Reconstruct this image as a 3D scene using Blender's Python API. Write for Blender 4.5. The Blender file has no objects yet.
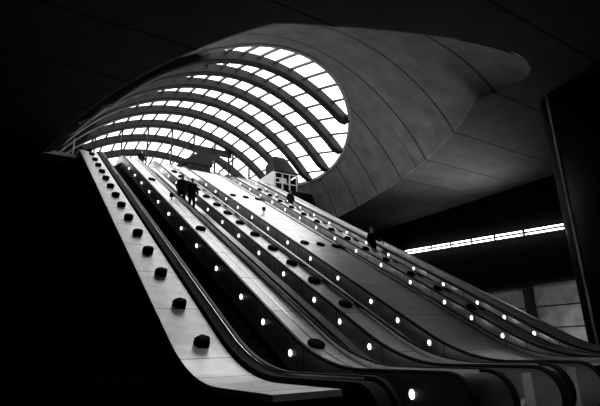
import bpy, bmesh, math, random
from mathutils import Vector, Matrix
random.seed(7)
PI = math.pi
SC = bpy.context.scene
COL = SC.collection

# ---------------------------------------------------------------- camera
F, PT, YW, RL, CH = 464.19, .304649, .566423, -.0262928, 1.3
def ray(x, y):
    cx, cy = x - 300, 203 - y
    cx, cy = cx*math.cos(RL) - cy*math.sin(RL), cx*math.sin(RL) + cy*math.cos(RL)
    u = cy*math.cos(PT) + F*math.sin(PT); f = F*math.cos(PT) - cy*math.sin(PT)
    return Vector((cx*math.cos(YW) + f*math.sin(YW), -cx*math.sin(YW) + f*math.cos(YW), u))
right = (ray(301, 203) - ray(300, 203)).normalized()
up = (ray(300, 202) - ray(300, 203)).normalized()
back = -ray(300, 203).normalized()
cam_data = bpy.data.cameras.new('camera')
cam_data.sensor_width = 36; cam_data.lens = F/600*36
cam_data.clip_end = 300
cam = bpy.data.objects.new('camera', cam_data); COL.objects.link(cam)
m = Matrix((right, up, back)).transposed().to_4x4(); m.translation = (0, 0, CH)
cam.matrix_world = m
SC.camera = cam
SC.view_settings.view_transform = 'Standard'
SC.view_settings.look = 'None'
SC.view_settings.exposure = 0.15
SC.view_settings.gamma = 1.0
SC.view_settings.use_curve_mapping = False

# ---------------------------------------------------------------- daylight: a bright overcast sky
w = bpy.data.worlds.new('overcast_sky'); SC.world = w; w.use_nodes = True
w.node_tree.nodes['Background'].inputs[0].default_value = (1, 1, 1, 1)
w.node_tree.nodes['Background'].inputs[1].default_value = 3.1

# station uplighters that wash the soffit and the hall ceiling
def area(name, loc, target, size, power, spread=140):
    d = bpy.data.lights.new(name, 'AREA'); d.energy = power; d.size = size; d.spread = math.radians(spread)
    o = bpy.data.objects.new(name, d); COL.objects.link(o); o.location = loc
    o.rotation_euler = (Vector(target) - Vector(loc)).to_track_quat('-Z', 'Y').to_euler()
    return o
area('soffit_uplighter', (19.2, 16.5, 5.2), (15.5, 17.5, 14), 1.2, 150)
area('ceiling_uplighter', (24.5, 17.0, 6.5), (22.5, 17.0, 11), 1.0, 70, 100)
area('hidden_wall_fill', (24.3, 13.5, .6), (26.8, 13.8, 3.0), .8, 14)  # added fill lamp, out of sight, to brighten the panelled lower wall
area('landing_downlight', (5.5, 4.0, 10.6), (5.2, 6.0, 0.8), .8, 85, 80)

# ---------------------------------------------------------------- materials
def mat(name, base, rough=.5, metal=0., spec=.5, noise=0., nscale=6., bump=0., emit=0.):
    M = bpy.data.materials.new(name); M.use_nodes = True
    nt = M.node_tree; b = nt.nodes['Principled BSDF']
    c = (base, base, base, 1)
    b.inputs['Base Color'].default_value = c
    b.inputs['Roughness'].default_value = rough
    b.inputs['Metallic'].default_value = metal
    b.inputs['Specular IOR Level'].default_value = spec
    tc = nt.nodes.new('ShaderNodeTexCoord')
    if noise:
        n = nt.nodes.new('ShaderNodeTexNoise'); n.inputs['Scale'].default_value = nscale; n.inputs['Detail'].default_value = 6
        nt.links.new(tc.outputs['Object'], n.inputs['Vector'])
        r = nt.nodes.new('ShaderNodeMapRange'); r.inputs['From Min'].default_value = .3; r.inputs['From Max'].default_value = .7
        r.inputs['To Min'].default_value = base*(1-noise); r.inputs['To Max'].default_value = base*(1+noise)
        nt.links.new(n.outputs['Fac'], r.inputs['Value'])
        nt.links.new(r.outputs[0], b.inputs['Base Color'])
    if bump:
        n2 = nt.nodes.new('ShaderNodeTexNoise'); n2.inputs['Scale'].default_value = 40
        nt.links.new(tc.outputs['Object'], n2.inputs['Vector'])
        bp = nt.nodes.new('ShaderNodeBump'); bp.inputs['Strength'].default_value = bump; bp.inputs['Distance'].default_value = .01
        nt.links.new(n2.outputs['Fac'], bp.inputs['Height']); nt.links.new(bp.outputs[0], b.inputs['Normal'])
    if emit:
        b.inputs['Emission Color'].default_value = (1, 1, 1, 1); b.inputs['Emission Strength'].default_value = emit
    return M

def seam_lines(M, axis, positions, width, dark):
    """thin dark joints across a surface at given places along one axis of the thing's own coordinates"""
    nt = M.node_tree; b = nt.nodes['Principled BSDF']
    tc = nt.nodes.new('ShaderNodeTexCoord'); sp = nt.nodes.new('ShaderNodeSeparateXYZ')
    nt.links.new(tc.outputs['Object'], sp.inputs[0])
    acc = None
    for p in positions:
        s = nt.nodes.new('ShaderNodeMath'); s.operation = 'COMPARE'
        nt.links.new(sp.outputs[axis], s.inputs[0]); s.inputs[1].default_value = p; s.inputs[2].default_value = width
        if acc is None: acc = s
        else:
            a = nt.nodes.new('ShaderNodeMath'); a.operation = 'MAXIMUM'
            nt.links.new(acc.outputs[0], a.inputs[0]); nt.links.new(s.outputs[0], a.inputs[1]); acc = a
    mix = nt.nodes.new('ShaderNodeMix'); mix.data_type = 'RGBA'
    src = b.inputs['Base Color'].links[0].from_socket if b.inputs['Base Color'].links else None
    if src: nt.links.new(src, mix.inputs['A'])
    else: mix.inputs['A'].default_value = b.inputs['Base Color'].default_value
    mix.inputs['B'].default_value = (dark, dark, dark, 1)
    nt.links.new(acc.outputs[0], mix.inputs['Factor'])
    nt.links.new(mix.outputs['Result'], b.inputs['Base Color'])
    return M

SEAMS = [9.75, 13.05, 16.15, 19.1, 22.05, 25.0, 28.0, 31.0, 34.0]
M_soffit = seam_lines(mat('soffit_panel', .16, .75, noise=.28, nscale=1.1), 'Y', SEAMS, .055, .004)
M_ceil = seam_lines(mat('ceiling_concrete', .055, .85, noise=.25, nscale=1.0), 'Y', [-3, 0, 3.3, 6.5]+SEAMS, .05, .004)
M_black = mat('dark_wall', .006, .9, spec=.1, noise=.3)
M_floor = mat('dark_floor', .02, .5, spec=.3, noise=.3)
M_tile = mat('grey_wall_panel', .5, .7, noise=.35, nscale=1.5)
M_joint = mat('panel_joint', .02, .8)
M_deck = seam_lines(mat('brushed_steel', .72, .38, .75, noise=.14, nscale=3.), 'Y', [5.6, 7.6, 8.5, 10.4, 12.3, 14.2, 16.1, 18.0, 19.9, 21.8, 23.7, 25.6, 27.5, 29.4], .012, .06)
M_face = seam_lines(mat('polished_dark_steel', .8, .29, 1., noise=.2, nscale=2.), 'Y', [6.9, 8.6, 10.3, 12.0, 13.7, 15.5, 17.2, 19, 20.7, 22.4], .012, .03)
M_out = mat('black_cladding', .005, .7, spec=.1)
M_rubber = mat('handrail_rubber', .006, .45, spec=.25)
M_trim = mat('polished_trim', .8, .18, 1.)
M_step = mat('step_metal', .008, .7, 0., spec=.1)
M_skirt = mat('steel_skirting', .6, .3, 1.)
M_knob = mat('black_knob', .003, .8, spec=.05)
M_lamp = mat('lamp_lens', .9, .4, emit=4)
M_rib = mat('grey_steel_rib', .01, .6, 0., spec=.2, noise=.2)
M_purlin = mat('glazing_bar', .04, .5, .2)
M_rim = mat('rim_paint', .3, .5)
M_kioskw = mat('white_panel', .75, .5)
M_kioskd = mat('dark_frame', .01, .6, spec=.2)
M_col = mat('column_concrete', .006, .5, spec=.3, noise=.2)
M_strip = mat('fluorescent_tube', .9, .5, emit=6.0)
M_cloth = mat('dark_cloth', .008, .9, spec=.1)
M_cloth2 = mat('charcoal_cloth', .02, .9, spec=.1)
M_skin = mat('skin', .3, .6)
M_hair = mat('dark_hair', .01, .6)
M_hair2 = mat('grey_hair', .2, .7)
M_ground = mat('street_paving', .3, .8, noise=.2)
M_glass = bpy.data.materials.new('clear_glass'); M_glass.use_nodes = True
nt = M_glass.node_tree; nt.nodes.clear()
o_ = nt.nodes.new('ShaderNodeOutputMaterial'); mx = nt.nodes.new('ShaderNodeMixShader'); tr = nt.nodes.new('ShaderNodeBsdfTransparent'); gl = nt.nodes.new('ShaderNodeBsdfGlossy')
tr.inputs[0].default_value = (.93, .93, .93, 1); gl.inputs['Roughness'].default_value = .08; mx.inputs[0].default_value = .06
nt.links.new(tr.outputs[0], mx.inputs[1]); nt.links.new(gl.outputs[0], mx.inputs[2]); nt.links.new(mx.outputs[0], o_.inputs[0])

# ---------------------------------------------------------------- mesh helpers
class MB:
    def __init__(s): s.v = []; s.f = []; s.sm = False
    def add(s, vs, fs):
        n = len(s.v); s.v += [tuple(v) for v in vs]; s.f += [tuple(i+n for i in f) for f in fs]
    def box(s, x0, x1, y0, y1, z0, z1):
        s.add([(x, y, z) for x in (x0, x1) for y in (y0, y1) for z in (z0, z1)],
              [(0,1,3,2),(4,6,7,5),(0,4,5,1),(2,3,7,6),(0,2,6,4),(1,5,7,3)])
    def sweep(s, path, prof, closed_prof=True, frame=None, caps=True):
        """path: points; prof: (a,b) pairs laid on frame(i)->(A,B) vectors"""
        n = len(prof); base = len(s.v)
        for i, p in enumerate(path):
            A, B = frame(i); p = Vector(p)
            for a, b in prof: s.v.append(tuple(p + A*a + B*b))
        for i in range(len(path)-1):
            for j in range(n if closed_prof else n-1):
                k = (j+1) % n
                s.f.append((base+i*n+j, base+i*n+k, base+(i+1)*n+k, base+(i+1)*n+j))
        if caps and closed_prof:
            s.f.append(tuple(base+j for j in range(n))[::-1]); s.f.append(tuple(base+(len(path)-1)*n+j for j in range(n)))
    def tube(s, a, b, r, n=8, r2=None):
        a, b = Vector(a), Vector(b); d = (b-a).normalized()
        A = d.orthogonal().normalized(); B = d.cross(A); r2 = r if r2 is None else r2
        base = len(s.v)
        for p, q in ((a, r), (b, r2)):
            for j in range(n):
                t = 2*PI*j/n; s.v.append(tuple(p + A*math.cos(t)*q + B*math.sin(t)*q))
        for j in range(n):
            k = (j+1) % n; s.f.append((base+j, base+k, base+n+k, base+n+j))
        s.f.append(tuple(base+j for j in range(n))[::-1]); s.f.append(tuple(base+n+j for j in range(n)))
    def build(s, name, material, parent=None, smooth=False, bevel=0):
        me = bpy.data.meshes.new(name); me.from_pydata(s.v, [], s.f); me.materials.append(material)
        bm = bmesh.new(); bm.from_mesh(me); bmesh.ops.recalc_face_normals(bm, faces=bm.faces); bm.to_mesh(me); bm.free()
        if smooth:
            for p in me.polygons: p.use_smooth = True
        ob = bpy.data.objects.new(name, me); COL.objects.link(ob)
        if parent: ob.parent = parent; ob.matrix_parent_inverse = Matrix.Translation(-parent.location)
        if bevel:
            b = ob.modifiers.new('bevel', 'BEVEL'); b.width = bevel; b.segments = 2; b.limit_method = 'ANGLE'
        return ob
def thing(name, label, cat, loc=(0,0,0), group=None):
    o = bpy.data.objects.new(name, None); COL.objects.link(o); o.location = loc; o.empty_display_size = .3
    o['label'] = label; o['category'] = cat
    if group: o['group'] = group
    return o
def tag(o, label, cat, group=None):
    o['label'] = label; o['category'] = cat
    if group: o['group'] = group
    return o
def struct(o): o['kind'] = 'structure'; return o
def lerp(a, b, t): return a+(b-a)*t
def interp(x, xs, ys):
    if x <= xs[0]: return ys[0]
    for i in range(len(xs)-1):
        if x <= xs[i+1]: return lerp(ys[i], ys[i+1], (x-xs[i])/(xs[i+1]-xs[i]))
    return ys[-1]

# ---------------------------------------------------------------- the shell of the vault
CY, BB, AA = 36., 28.3, 11.
YEND = 44.3
def hw(Y): return AA*max(1-((Y-CY)/BB)**2, 1e-5)**.5
def cx(Y): return 10.7 + max(0, 10.5-Y)*1.25
def S(x, Y):
    s = max(1-((Y-CY)/BB)**2, 1e-6); u = min(abs((x-cx(Y))/hw(Y)), 1)
    q = interp(Y, [13, 20, 29, 38], [.8, .9, .72, .57])
    return 11 + 8.8*s**.95*(1-u*u)**q
RX, RY0, RB, RA = 11.6, 17.35, 13.6, 8.25
def rimw(Y, sg=1):
    RAs = RA if sg > 0 else 8.0
    if Y >= RY0+RB: return RAs
    return RAs*max(1-((Y-RY0-RB)/RB)**2, 0)**.5
def strip(mb, Ys, xa, xb, n, off=0):
    base = len(mb.v)
    for Y in Ys:
        a, b = xa(Y), xb(Y)
        for j in range(n+1):
            t = j/n
            x = lerp(a, b, t)
            mb.v.append((x, Y, S(x, Y)+off))
    for i in range(len(Ys)-1):
        for j in range(n):
            p = base+i*(n+1)+j; mb.f.append((p, p+1, p+n+2, p+n+1))
def cosrow(a, b, c): return None
mb = MB()
Ys1 = [7.72+(RY0-7.72)*(i/36)**1.5 for i in range(37)]
def full(mb, Ys, n=64):
    base = len(mb.v)
    for Y in Ys:
        for j in range(n+1):
            u = -math.cos(PI*j/n); x = cx(Y)+u*hw(Y); mb.v.append((x, Y, S(x, Y)))
    for i in range(len(Ys)-1):
        for j in range(n):
            p = base+i*(n+1)+j; mb.f.append((p, p+1, p+n+2, p+n+1))
full(mb, Ys1)
Ys2 = [RY0+(YEND-RY0)*(i/70)**2 for i in range(71)]
def side(mb, sg, n=26):
    base = len(mb.v)
    for Y in Ys2:
        for j in range(n+1):
            t = (j/n)**1.6
            x = lerp(cx(Y)+sg*hw(Y), RX+sg*rimw(Y, sg), t); mb.v.append((x, Y, S(x, Y)))
    for i in range(len(Ys2)-1):
        for j in range(n):
            p = base+i*(n+1)+j; mb.f.append((p, p+1, p+n+2, p+n+1))
side(mb, -1); side(mb, 1)
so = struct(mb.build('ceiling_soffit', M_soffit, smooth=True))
sm_ = so.modifiers.new('thickness', 'SOLIDIFY'); sm_.thickness = .12; sm_.offset = 0

# hall ceiling with the oval hole
mb = MB()
X0, X1, Y0, Y1 = -4., 27.2, -6., 46.
Yc = [Y0, 7.7]+Ys1+Ys2[1:]
rows = []
for Y in Yc:
    h = hw(Y) if Y > 7.71 else 0; c = cx(max(Y, 7.72))
    n = len(mb.v); mb.v += [(X0, Y, 11), (c-h, Y, 11), (c+h, Y, 11), (X1, Y, 11)]; rows.append(n)
for a, b in zip(rows, rows[1:]):
    mb.f += [(a, a+1, b+1, b), (a+2, a+3, b+3, b+2)]
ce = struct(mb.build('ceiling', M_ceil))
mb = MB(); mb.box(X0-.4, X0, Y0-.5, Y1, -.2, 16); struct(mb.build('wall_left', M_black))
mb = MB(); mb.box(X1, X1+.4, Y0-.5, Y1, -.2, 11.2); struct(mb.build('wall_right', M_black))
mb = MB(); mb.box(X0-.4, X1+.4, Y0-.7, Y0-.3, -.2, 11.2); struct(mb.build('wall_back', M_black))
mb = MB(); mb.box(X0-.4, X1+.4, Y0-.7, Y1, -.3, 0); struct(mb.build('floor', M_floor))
mb = MB(); mb.box(X0, X1, 33.2, 33.6, 0, 13.2); struct(mb.build('wall_far', M_black))
mb = MB(); mb.box(X0-6, X1+8, 33.2, 60, 13.2, 13.5); struct(mb.build('floor_street', M_ground))
# panelled lower wall along the right side of the hall
mb = MB(); mb.box(26.6, 27.19, 2, 30, .05, 4.55); wl = struct(mb.build('wall_panelled', M_tile))
mb = MB()
for z in (.9, 2.1, 3.3): mb.box(26.57, 26.61, 2, 30, z-.03, z+.03)
mb.build('joint_line', M_joint, wl)
for y in [6, 9.5, 13, 16.5, 20, 23.5]:
    mb = MB(); mb.box(26.3, 26.59, y-.25, y+.25, .05, 4.5); mb.build('pilaster', M_joint, wl)
mb = MB(); mb.box(26.35, 27.15, 2, 30, 4.56, 4.72); mb.build('ledge', M_col, wl)

# ---------------------------------------------------------------- glass canopy
root = thing('glass_canopy', 'huge domed glass canopy with dark curved ribs above the top of the escalators', 'canopy', (RX, 30, 13.5))
root['group'] = 'canopy'
del root['group']
mb = MB()
def glass(mb, n=30):
    base = len(mb.v)
    Yg = [RY0+.02+(YEND-RY0)*(i/60)**1.8 for i in range(61)]
    for Y in Yg:
        for j in range(n+1):
            x = lerp(RX-rimw(Y, -1), RX+rimw(Y), j/n); mb.v.append((x, Y, S(x, Y)+.02))
    for i in range(len(Yg)-1):
        for j in range(n):
            p = base+i*(n+1)+j; mb.f.append((p, p+1, p+n+2, p+n+1))
glass(mb)
mb.build('glazing', M_glass, root, smooth=True)
def arch_path(Y, n=48, ext=-.02):
    a = cx(Y)-hw(Y)*.93; b = RX+rimw(Y)+ext; xs = [(a+b)/2 - (b-a)/2*math.cos(PI*j/n) for j in range(n+1)]
    return [Vector((x, Y, S(x, Y))) for x in xs]
for k in range(8):
    Y = 20.3+3*k
    P = arch_path(min(Y, 44.25))
    def fr(i, P=P):
        a = P[max(i-1, 0)]; b = P[min(i+1, len(P)-1)]; d = (b-a).normalized()
        e = min(i, len(P)-1-i)/5
        return Vector((0, 1, 0)), Vector((-d.z, 0, d.x))*min(.35+.65*e, 1)
    mb = MB(); mb.sweep(P, [(-.17, -.62), (.17, -.62), (.24, -.54), (.24, -.03), (-.24, -.03), (-.24, -.54)], frame=fr)
    mb.build('rib', M_rib, root, smooth=False)
for xi in range(4, 20):
    x = xi+.3-.0
    Ylo = None
    Yl = [RY0+.05+i*.1 for i in range(270)]
    Yl = [Y for Y in Yl if -rimw(Y, -1)+.02 < x-RX < rimw(Y)-.02 and Y < YEND]
    if len(Yl) < 3: continue
    P = [Vector((x, Y, S(x, Y)-.02)) for Y in Yl[::6]+[Yl[-1]]]
    def fr(i, P=P):
        return Vector((1, 0, 0)), Vector((0, 0, 1))
    mb = MB(); mb.sweep(P, [(-.065, -.12), (.065, -.12), (.065, .0), (-.065, .0)], frame=fr)
    mb.build('glazing_bar', M_purlin, root)
# rim beam
P = []
for i in range(121):
    t = i/120; a = PI*t
    yy = RY0+RB-RB*math.sin(a); x = RX-(RA if a > PI/2 else 8.0)*math.cos(a); P.append(Vector((x, yy, S(x, yy))))
P = [Vector((RX-8.0, YEND-1.3*i, S(RX-8.0, YEND-1.3*i))) for i in range(10)] + P[1:-1] + [Vector((RX+RA, YEND-1.3*(9-i), S(RX+RA, YEND-1.3*(9-i)))) for i in range(10)]
def fr(i):
    a = P[max(i-1, 0)]; b = P[min(i+1, len(P)-1)]; d = (b-a).normalized()
    n = Vector((0, 0, 1)).cross(d).normalized(); return n, Vector((0, 0, 1))
mb = MB(); mb.sweep(P, [(-.1, -.16), (.1, -.16), (.1, .05), (-.1, .05)], frame=fr)
mb.build('rim_beam', M_rim, root)

# end screen under the canopy: posts with braces
scr = thing('glazed_screen', 'tall screen of slender braced posts under the far end of the canopy', 'screen', (11.6, 35.3, 13.5))
px = [4.2, 6.1, 8.05, 10.0, 11.9, 13.8, 15.5, 17.1]
for x in px:
    mb = MB(); mb.box(x-.05, x+.05, 35.2, 35.4, 13.5, S(x, 35.3)-.5); mb.build('post', M_rib, scr)
for i in range(4, 7):
    x0, x1 = px[i], px[i+1]
    mb = MB(); zt = S(x0, 35.3)-.8
    mb.tube((x0, 35.3, zt-1.6), (x1, 35.3, zt-2.6), .035, 6); mb.build('brace', M_rib, scr)
    mb = MB(); mb.tube((x0, 35.3, zt-2.6), (x1, 35.3, zt-1.6), .035, 6); mb.build('brace', M_rib, scr)

# ---------------------------------------------------------------- escalator profile
TA = math.tan(math.radians(30)); YB, YT = 7.93, 31.3
def bend(Y, y0, wd):
    if Y < y0-wd: return 0
    if Y > y0+wd: return Y-y0
    return (Y-y0+wd)**2/(4*wd)
def gz(Y): return TA*(bend(Y, YB, 1.2)-bend(Y, YT, 1.0))
def slope(Y): return (gz(Y+.01)-gz(Y-.01))/.02
def ysamp(a, b):
    ys = [a]
    y = a
    while y < b-.01:
        y += .3 if (y < 10 or y > 29) else 1.0
        ys.append(min(y, b))
    return ys
def ribbon(mb, x0, x1, ya, yb, top, bot):
    ys = ysamp(ya, yb)
    mb.sweep([(0, y, gz(y)) for y in ys], [(x0, bot), (x1, bot), (x1, top), (x0, top)],
             frame=lambda i: (Vector((1, 0, 0)), Vector((0, 0, 1))))
YTOP = 33.0
def run_on(ys, step):
    while ys[-1]+step < 30: ys = ys+[ys[-1]+step]
    return ys
LAMPS = [(.53, run_on([5.55, 6.47, 9.13, 10.4, 11.68, 13.51, 15.39, 17.21], 1.83)), (.67, run_on([9.04, 10.18, 11.36, 13.1, 14.86, 16.63, 18.34, 20.16], 1.75)),
         (.71, run_on([9.08, 10.2, 11.31, 12.96, 14.65, 16.33, 18.05, 19.69, 21.36], 1.6)), (.715, run_on([9.35, 10.41, 11.47, 13.03, 14.62, 16.2], 1.57)),
         (.755, run_on([9.39, 10.41, 11.44, 12.94, 14.47], 1.52))]
def balustrade(name, x0, x1, ynew, parent, material):
    """solid panel with a rounded lower end"""
    mb = MB(); r = .42; zc = .47
    cols = []
    for i in range(13):
        a = PI/2*i/12; dy = r*(1-math.cos(a)); dz = r*math.sin(a)
        cols.append((ynew+dy, zc+dz, max(zc-dz, .0) if i < 12 else .03))
    for y in ysamp(ynew+r+.05, YTOP): cols.append((y, gz(y)+.89, gz(y)-.25 if y > 8 else .02))
    b = len(mb.v)
    for y, zt, zb in cols: mb.v += [(x0, y, zb), (x1, y, zb), (x1, y, zt), (x0, y, zt)]
    for i in range(len(cols)-1):
        p = b+4*i; q = p+4
        mb.f += [(p, p+1, q+1, q), (p+1, p+2, q+2, q+1), (p+2, p+3, q+3, q+2), (p+3, p, q, q+3)]
    mb.f += [(b, b+3, b+2, b+1), (len(mb.v)-4, len(mb.v)-3, len(mb.v)-2, len(mb.v)-1)]
    return mb.build(name, material, parent)
def handrail(xc, ynew, parent, w=.045):
    r = .45; zc = .47; P = []
    for i in range(14):
        a = -PI*.35 + (PI/2+PI*.35)*i/13
        P.append(Vector((xc, ynew+r-.03-r*math.cos(a), zc+r*math.sin(a))))
    for y in ysamp(ynew+r+.1, YTOP): P.append(Vector((xc, y, gz(y)+.92)))
    def fr(i):
        a = P[max(i-1, 0)]; b = P[min(i+1, len(P)-1)]; d = (b-a).normalized()
        return Vector((1, 0, 0)), Vector((0, -d.z, d.y))
    mb = MB(); mb.sweep(P, [(-w, -.03), (w, -.03), (w*1.05, .0), (w*.75, .03), (-w*.75, .03), (-w*1.05, .0)], frame=fr)
    return mb.build('handrail', M_rubber, parent, smooth=False)
def lamps(xf, sg, parent, ys, off, r=.044):
    for y in ys:
        mb = MB(); z = gz(y)+off if y > 7 else off+.07
        n = 16; b0 = 0
        for dx, q in ((-.01, 1), (.012, 1), (.022, .7)):
            for j in range(n):
                a = 2*PI*j/n; mb.v.append((xf+sg*dx, y+r*q*math.cos(a), z+1.55*r*q*math.sin(a)))
        for L in range(2):
            for j in range(n):
                k = (j+1) % n; mb.f.append((L*n+j, L*n+k, (L+1)*n+k, (L+1)*n+j))
        mb.f += [tuple(range(n))[::-1], tuple(range(2*n, 3*n))]
        mb.build('lamp', M_lamp, parent)

#  (left rail x, right face x, newel y, label)
ESC = [(3.85, 5.45, 4.45, 'leftmost escalator of the five, beside the wide deck with black hexagonal knobs'),
       (6.42, 7.62, 4.5, 'second escalator from the left, the one carrying two people side by side'),
       (8.62, 9.72, 4.9, 'middle escalator of the five, between the close row of discs and the broad steel deck'),
       (12.3, 13.25, 5.6, 'fourth escalator from the left, just right of the broad steel deck'),
       (14.2, 15.0, 6.0, 'rightmost escalator of the five, farthest from the camera')]
for k, (xl, xr, yn, lab) in enumerate(ESC):
    e = thing('escalator', lab, 'escalator', ((xl+xr)/2, yn, 0), 'bank of five escalators')
    wl_ = .32 if k == 0 else .07
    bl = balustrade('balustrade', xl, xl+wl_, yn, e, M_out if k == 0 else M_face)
    br = balustrade('balustrade', xr, xr+.09, yn, e, M_face)
    handrail(xl+wl_-.04, yn, e); handrail(xr+.05, yn, e)
    xi = xl+wl_
    # added bright strip imitating the left rail's gloss highlight, inner skirting ledge, steps
    gw = .014 if k == 0 else .012; xg = xi-.04-.055
    mb = MB(); ribbon(mb, xg-gw, xg, yn+.5, YTOP, .93, .87); mb.build('rail_highlight', M_trim, e)
    mb = MB()
    ys = ysamp(yn+.6, YTOP)
    mb.sweep([(0, y, gz(y)) for y in ys], [(xr-.01, .2), (xr-.01, .42), (xr-.13, .3), (xr-.13, .2)], frame=lambda i: (Vector((1,0,0)), Vector((0,0,1))))
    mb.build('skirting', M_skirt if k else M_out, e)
    mb = MB(); x0, x1 = xi+.02, xr-.14
    mb.box(x0, x1, yn+.2, 7.6, -.02, .03)
    y = 7.6
    while y < 31.2:
        z = gz(y+.2)+.02; mb.box(x0, x1, y, y+.4, z-.5 if z > .5 else 0, z+.02); y += .4
    mb.box(x0, x1, y, YTOP, 13.0, 13.52)
    mb.build('steps', M_step, e)
    lamps(xr-.002, -1, br, LAMPS[k][1], LAMPS[k][0])
    lamps(xi+.002, 1, bl, [y for y in LAMPS[k][1] if y > 8], LAMPS[k][0])
    if k in (1, 2):
      mb = MB(); mb.box(xr-.012, xr-.002, yn+.45, yn+.62, .1, .82); mb.build('newel_highlight', M_tile, e)  # pale plate added in place of the vertical highlight on the newel
    mb = MB(); mb.box(x0-.02, x1+.12, yn-.6, yn+.25, .0, .022); mb.build('comb_plate', M_skirt, e)

# ---------------------------------------------------------------- decks
DECKS = [(2.80, 3.80, 5.1, 'wide sloping steel deck along the left edge with black hexagonal knobs', 0),
         (5.56, 6.40, 5.5, 'brushed steel deck with few discs between the first and second escalators', 1),
         (7.73, 8.60, 5.2, 'steel deck with a close row of dark discs between second and middle escalators', 2),
         (9.83, 12.24, 5.6, 'broad bright steel deck crossed by rows of three discs', 3),
         (13.36, 14.18, 6.2, 'narrow steel deck between the two rightmost escalators', 4),
         (15.11, 16.35, 6.4, 'steel edge deck closing the right side of the escalator bank', 5)]
def knob(mb, x, y, r, h, n=6, tilt=0):
    z = gz(y)+.8; s = math.atan(slope(y))
    base = len(mb.v)
    prof = [(r, 0), (r, h*.7), (r*.72, h)]
    for q, hh in prof:
        for j in range(n):
            a = 2*PI*j/n+.3; dx = q*math.cos(a); dy = q*math.sin(a)
            mb.v.append((x+dx, y+dy*math.cos(s)-hh*math.sin(s), z+dy*math.sin(s)+hh*math.cos(s)))
    for L in range(2):
        for j in range(n):
            k = (j+1) % n; mb.f.append((base+L*n+j, base+L*n+k, base+(L+1)*n+k, base+(L+1)*n+j))
    mb.f.append(tuple(base+2*n+j for j in range(n))); mb.f.append(tuple(base+j for j in range(n))[::-1])
for x0, x1, ya, lab, k in DECKS:
    d = thing('deck', lab, 'deck', ((x0+x1)/2, ya, .8), 'steel decks between the escalators')
    mb = MB(); ribbon(mb, x0, x1, ya, YTOP, .8, .72); mb.build('deck_sheet', M_deck, d)
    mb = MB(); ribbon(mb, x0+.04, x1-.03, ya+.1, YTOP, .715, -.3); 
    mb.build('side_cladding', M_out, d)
    if k == 0:
        for y in [9.0, 10.5, 12.15, 13.65, 15.15, 16.75, 18.3, 19.75, 21.25, 22.8, 24.3, 25.9, 27.5, 29.2, 30.6]:
            mb = MB(); knob(mb, 3.38, y, .17, .17, 5); mb.build('knob', M_knob, d)
    if k == 1:
        for y in (8.9, 16.5, 24.5):
            mb = MB(); knob(mb, 5.98, y, .2, .1, 14); mb.build('disc', M_knob, d)
        mb = MB(); ribbon(mb, 6.02, 6.05, ya+.1, YTOP, .815, .8); mb.build('raised_strip', M_trim, d)
    if k == 2:
        for y in [10.8, 12.35, 13.7, 15.05, 16.55, 18.0, 19.4, 20.75, 22.25, 23.8, 25.3, 26.8, 28.3]:
            mb = MB(); knob(mb, 8.3, y, .2, .11, 14); mb.build('disc', M_knob, d)
    if k == 3:
        for y in (8.9, 16.2, 23.75):
            for x in (10.48, 11.3, 12.1):
                if y < 10: continue
                mb = MB(); knob(mb, x, y, .19, .09, 14); mb.build('disc', M_knob, d)
    if k == 4:
        for y in [10.9, 12.3, 13.6, 15.0, 16.3, 17.6, 18.9, 20.2, 21.5, 22.85, 24.2, 25.5, 27.0]:
            mb = MB(); knob(mb, 13.9, y, .17, .13, 10); mb.build('disc', M_knob, d)
    if k == 5:
        mb = MB(); ribbon(mb, x1-.16, x1, ya, YTOP, .93, .805); mb.build('edge_rail', M_skirt, d)
        mb = MB(); ribbon(mb, x0+.45, x0+.5, ya, YTOP, .83, .8); mb.build('raised_strip', M_out, d)

# little stop-button posts on the decks
def button_post(x, y, lab):
    z = gz(y)+.8
    t = thing('stop_button_post', lab, 'post', (x, y, z), 'stop button posts')
    mb = MB(); mb.tube((x, y, z+.012), (x, y, z+.18), .03, 8); mb.build('stem', M_kioskd, t)
    mb = MB(); mb.box(x-.09, x+.09, y-.04, y+.04, z+.16, z+.36); mb.build('head', M_kioskd, t, bevel=.02)
button_post(5.93, 20.4, 'small dark post on the deck left of the two people')
button_post(10.75, 20.4, 'small dark post alone on the broad bright deck')

# ---------------------------------------------------------------- upper level: kiosks and gantry
t = thing('glazed_kiosk', 'lift kiosk with dark arched roof and white side wall at the upper right', 'kiosk', (18.4, 33, 13.5))
kx0, kx1, ky0, ky1 = 17.0, 19.35, 30.6, 34.3
mb = MB(); mb.box(kx0, kx0+.1, ky0, ky1, 13.5, 15.1); mb.build('side_wall', M_kioskw, t)
mb = MB(); mb.box(kx1-.1, kx1, ky0, 31.9, 13.5, 14.95); mb.build('side_wall', M_kioskd, t)
mb = MB(); mb.box(kx0+.1, kx1-.1, 31.8, 31.9, 13.5, 15.05); mb.build('rear_wall', M_kioskd, t)
for i in range(4):
    x = lerp(kx0+.12, kx1-.2, i/3)
    mb = MB(); mb.box(x, x+.1, ky0, ky0+.1, 13.5, 15.05); mb.build('mullion', M_tile, t)
for z in (14.1, 14.95):
    mb = MB(); mb.box(kx0+.1, kx1-.1, ky0-.02, ky0-.002, z, z+.09); mb.build('transom', M_tile, t)
mb = MB(); mb.box(kx0+.75, kx0+1.4, ky0+.3, ky0+.4, 14.3, 14.75); mb.build('notice_board', M_kioskw, t)
mb = MB()
n = 16; b0 = 0
for i in range(n+1):
    x = lerp(kx0-.04, kx1, i/n); z = max(min(16.3, S(x, ky0)-.25), 15.16); zb = max(min(15.9, S(x, ky0)-.5), 15.15)
    mb.v += [(x, ky0-.15, z), (x, 31.9, zb), (x, ky0-.15, 15.11), (x, 31.9, 15.11)]
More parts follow.
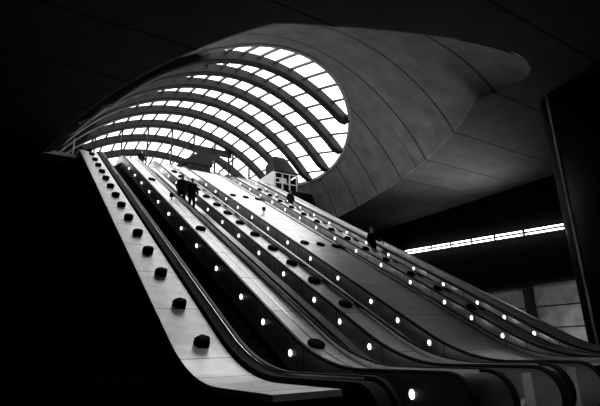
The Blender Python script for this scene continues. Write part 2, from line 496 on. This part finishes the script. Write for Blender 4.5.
for i in range(n):
    p = b0+4*i; q = p+4; mb.f += [(p, q, q+1, p+1), (p+2, p+3, q+3, q+2), (p, p+2, q+2, q), (p+1, q+1, q+3, p+3)]
mb.f += [(b0, b0+1, b0+3, b0+2), (b0+4*n, b0+4*n+2, b0+4*n+3, b0+4*n+1)]
mb.build('arched_roof', M_kioskd, t)

t = thing('ticket_booth', 'dark booth with a pitched top behind the middle escalator', 'booth', (11.2, 34, 13.5))
mb = MB(); mb.box(10.9, 12.8, 33.6, 34.9, 13.5, 15.69); mb.build('booth_body', M_kioskd, t)
mb = MB()
mb.add([(10.3, 33.5, 15.7), (12.95, 33.5, 15.7), (12.9, 33.5, 17.0), (12.4, 33.5, 17.1), (10.3, 34.95, 15.7), (12.95, 34.95, 15.7), (12.9, 34.95, 17.0), (12.4, 34.95, 17.1)],
       [(0,1,2,3),(7,6,5,4),(0,4,5,1),(1,5,6,2),(2,6,7,3),(3,7,4,0)])
mb.build('pitched_top', M_kioskd, t)
for x in (11.0, 11.5, 12.0, 12.5):
    mb = MB(); mb.box(x-.04, x+.04, 33.5, 33.59, 13.5, 15.68); mb.build('mullion', M_rib, t)

t = thing('sign_gantry', 'dark overhead sign beam on two posts near the top of the escalators', 'gantry', (13.2, 34.2, 13.5))
mb = MB(); mb.box(11.4, 15.45, 35.45, 35.7, 17.7, 18.25); mb.build('sign_box', M_kioskd, t)
for x in (12.5, 15.2):
    mb = MB(); mb.box(x-.06, x+.06, 35.5, 35.62, 13.5, 17.7); mb.build('post', M_kioskd, t)

t = thing('glass_railing', 'small pale railing at the head of the left wall', 'railing', (2.0, 31.5, 13.5))
mb = MB(); mb.box(2.45, 2.55, 31.4, 31.5, 13.2, 14.95); mb.build('post', M_tile, t)
mb = MB(); mb.box(.9, 2.6, 31.38, 31.52, 13.55, 13.8); mb.build('lower_rail', M_tile, t)
mb = MB(); mb.box(.9, 2.45, 31.43, 31.47, 13.8, 14.5); mb.build('pane', M_glass, t)
mb = MB(); mb.box(-4, 2.75, 31.2, 33.2, 13.0, 13.5); struct(mb.build('floor_landing', M_black))
mb = MB(); mb.box(16.4, 26.9, 30.3, 33.2, 13.0, 13.5); struct(mb.build('floor_ledge', M_black))

# ---------------------------------------------------------------- strip light on the right wall, big column
t = thing('strip_light', 'long line of white fluorescent tubes high on the dark right wall', 'light', (26.9, 20, 8))
a, b = Vector((26.96, 26.8, 8.53)), Vector((26.96, 13.86, 7.71))
N = 6; cuts = [0, .22, .36, .5, .64, .8, 1.0]
for i in range(N):
    p, q = a.lerp(b, cuts[i]+.008), a.lerp(b, cuts[i+1]-.008)
    mb = MB(); mb.sweep([p+Vector((.16, 0, 0)), q+Vector((.16, 0, 0))], [(0, -.2), (.06, -.2), (.06, .2), (0, .2)], frame=lambda i: (Vector((1,0,0)), Vector((0,0,1))))
    f = mb.build('fitting', M_kioskd, t)
    for dz in (-.11, .11):
        mb = MB(); mb.tube(p+Vector((0, 0, dz)), q+Vector((0, 0, dz)), .045, 10); mb.build('tube', M_strip, f)
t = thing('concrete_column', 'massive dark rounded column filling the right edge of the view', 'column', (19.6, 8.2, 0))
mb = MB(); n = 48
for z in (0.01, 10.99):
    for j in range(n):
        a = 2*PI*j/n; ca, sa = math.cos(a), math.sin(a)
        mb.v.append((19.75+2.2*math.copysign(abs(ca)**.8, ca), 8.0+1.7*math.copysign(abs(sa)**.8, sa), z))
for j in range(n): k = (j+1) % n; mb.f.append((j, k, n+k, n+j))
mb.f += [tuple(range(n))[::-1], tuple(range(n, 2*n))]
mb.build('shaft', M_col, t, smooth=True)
mb = MB(); mb.box(17.63, 17.69, 8.75, 8.83, .01, 10.95); mb.build('edge_highlight', M_tile, t)  # pale strip imitating the highlight down the column's curved edge

# ---------------------------------------------------------------- people
def skin(name, pts, edges, material, parent, root=0, sub=2):
    me = bpy.data.meshes.new(name); me.from_pydata([p[:3] for p in pts], edges, []); me.materials.append(material)
    o = bpy.data.objects.new(name, me); COL.objects.link(o)
    bm = bmesh.new(); bm.from_mesh(me); lay = bm.verts.layers.skin.verify()
    bm.verts.ensure_lookup_table()
    for i, v in enumerate(bm.verts):
        r = pts[i][3]; ry = pts[i][4] if len(pts[i]) > 4 else r
        v[lay].radius = (r, ry); v[lay].use_root = (i == root)
    bm.to_mesh(me); bm.free()
    s = o.modifiers.new('skin', 'SKIN'); s.use_smooth_shade = True
    d = o.modifiers.new('sub', 'SUBSURF'); d.levels = sub; d.render_levels = sub
    o.parent = parent
    return o
def ellipsoid(mb, c, r, n=14, m_=10, zmin=-1):
    base = len(mb.v)
    for i in range(m_+1):
        ph = -PI/2 + PI*i/m_
        for j in range(n):
            a = 2*PI*j/n
            mb.v.append((c[0]+r[0]*math.cos(ph)*math.cos(a), c[1]+r[1]*math.cos(ph)*math.sin(a), c[2]+r[2]*math.sin(ph)))
    for i in range(m_):
        for j in range(n):
            k = (j+1) % n; mb.f.append((base+i*n+j, base+i*n+k, base+(i+1)*n+k, base+(i+1)*n+j))
def local(mb, name, material, parent):
    o = mb.build(name, material, None, smooth=True); o.parent = parent; return o
def person(loc, rz, H, label, coat=M_cloth, hair=M_hair, bag=None, armout=0):
    """figure faces local -Y; feet at the origin, one foot a step higher"""
    t = thing('person', label, 'person', loc, 'people riding the escalators'); t.rotation_euler = (0, 0, rz); k = H/1.75
    def p(x, y, z, *r): return (x*k, y*k, z*k) + tuple(q*k for q in r)
    pts = [p(0,0,.93,.15,.11), p(0,.01,1.12,.135,.1), p(0,.01,1.32,.165,.11), p(0,.01,1.45,.1,.08), p(0,0,1.53,.052), p(0,-.01,1.63,.075,.088), p(0,-.01,1.71,.062,.075)]
    ed = [(0,1),(1,2),(2,3),(3,4),(4,5),(5,6)]
    for s in (-1, 1):
        n = len(pts)
        pts += [p(s*.1,0,.86,.09), p(s*.11,-.03,.5,.062), p(s*.11,.02,.1,.04), p(s*.12,-.1,.035,.038)]
        ed += [(0,n),(n,n+1),(n+1,n+2),(n+2,n+3)]
        n = len(pts)
        el = (s*.27, .02, 1.13) if not (armout and s > 0) else (s*.29, -.08, 1.15)
        wr = (s*.27, -.1, .9) if not (armout and s > 0) else (s*.36, -.3, 1.08)
        pts += [p(s*.19,.01,1.4,.06), p(*el,.046), p(*wr,.03), p(wr[0], wr[1]-.03, wr[2]-.07,.033,.02)]
        ed += [(3,n),(n,n+1),(n+1,n+2),(n+2,n+3)]
        h = n+3
        for f in range(5):
            n = len(pts); off = (f-2)*.017; L = (.045,.07,.078,.072,.055)[f]
            if f == 0:
                pts += [p(wr[0]-s*.035, wr[1]-.05, wr[2]-.08,.009), p(wr[0]-s*.045, wr[1]-.06, wr[2]-.12,.008)]
            else:
                pts += [p(wr[0]+off, wr[1]-.04, wr[2]-.07-L*.5,.009), p(wr[0]+off, wr[1]-.055, wr[2]-.07-L,.008)]
            ed += [(h,n),(n,n+1)]
    skin('body', pts, ed, M_skin, t)
    # trousers, coat, hair
    tp = [p(0,0,.95,.165,.125)]; te = []
    for s in (-1, 1):
        n = len(tp); tp += [p(s*.1,0,.84,.1), p(s*.11,-.03,.5,.078), p(s*.11,.02,.08,.06)]; te += [(0,n),(n,n+1),(n+1,n+2)]
    skin('trousers', tp, te, M_cloth2, t)
    cp = [p(0,.01,.7,.24,.18), p(0,.01,1.1,.21,.16), p(0,.01,1.34,.21,.15), p(0,.01,1.47,.1,.085)]; ce_ = [(0,1),(1,2),(2,3)]
    for s in (-1, 1):
        n = len(cp); el = (s*.27, .02, 1.13) if not (armout and s > 0) else (s*.29, -.08, 1.15)
        wr = (s*.27, -.09, .93) if not (armout and s > 0) else (s*.35, -.27, 1.09)
        cp += [p(s*.19,.01,1.4,.08), p(*el,.065), p(*wr,.05)]; ce_ += [(3,n),(n,n+1),(n+1,n+2)]
    skin('coat', cp, ce_, coat, t)
    mb = MB(); ellipsoid(mb, (0, .015*k, 1.695*k), (.083*k, .1*k, .085*k)); local(mb, 'hair', hair, t)
    for s in (-1, 1):
        mb = MB(); ellipsoid(mb, (s*.03*k, -.098*k, 1.66*k), (.012*k, .008*k, .008*k), 8, 6); local(mb, 'eye', M_hair, t)
    mb = MB(); ellipsoid(mb, (0, -.108*k, 1.635*k), (.012*k, .02*k, .022*k), 8, 6); local(mb, 'nose', M_skin, t)
    mb = MB(); ellipsoid(mb, (0, -.095*k, 1.6*k), (.024*k, .008*k, .006*k), 8, 6); local(mb, 'mouth', M_hair, t)
    for s in (-1, 1):
        mb = MB(); mb.add([Vector(q)*k for q in [(s*.07,.07,0),(s*.16,.07,0),(s*.16,-.17,0),(s*.07,-.17,0),(s*.08,.06,.09),(s*.15,.06,.09),(s*.14,-.15,.04),(s*.09,-.15,.04)]],
                          [(0,1,2,3),(7,6,5,4),(0,4,5,1),(1,5,6,2),(2,6,7,3),(3,7,4,0)]); local(mb, 'shoe', M_hair, t)
    if bag:
        mb = MB(); mb.box(.22*k, .42*k, -.2*k, .12*k, .55*k, .82*k)
        b = local(mb, 'bag', M_cloth, t)
    return t
def stepz(y):
    # top of the tread the person stands on
    i = math.floor((y-7.6)/.4); return gz(7.6+.4*i+.2)+.045
person((6.78, 21.6, stepz(21.6)), 0, 1.78, 'person in dark coat riding down, left one of the two standing together')
person((7.17, 21.2, stepz(21.2)), 0, 1.74, 'person in dark coat riding down, right one of the two standing together')
person((6.95, 31.9, 13.53), .4, 1.72, 'person in dark clothes at the top of the second escalator')
person((14.62, 16.6, stepz(16.6)), 0, 1.76, 'grey-haired person in dark coat low on the rightmost escalator', hair=M_hair2, armout=1)
person((14.62, 24.1, stepz(24.1)), 0, 1.6, 'person in dark clothes high on the rightmost escalator')
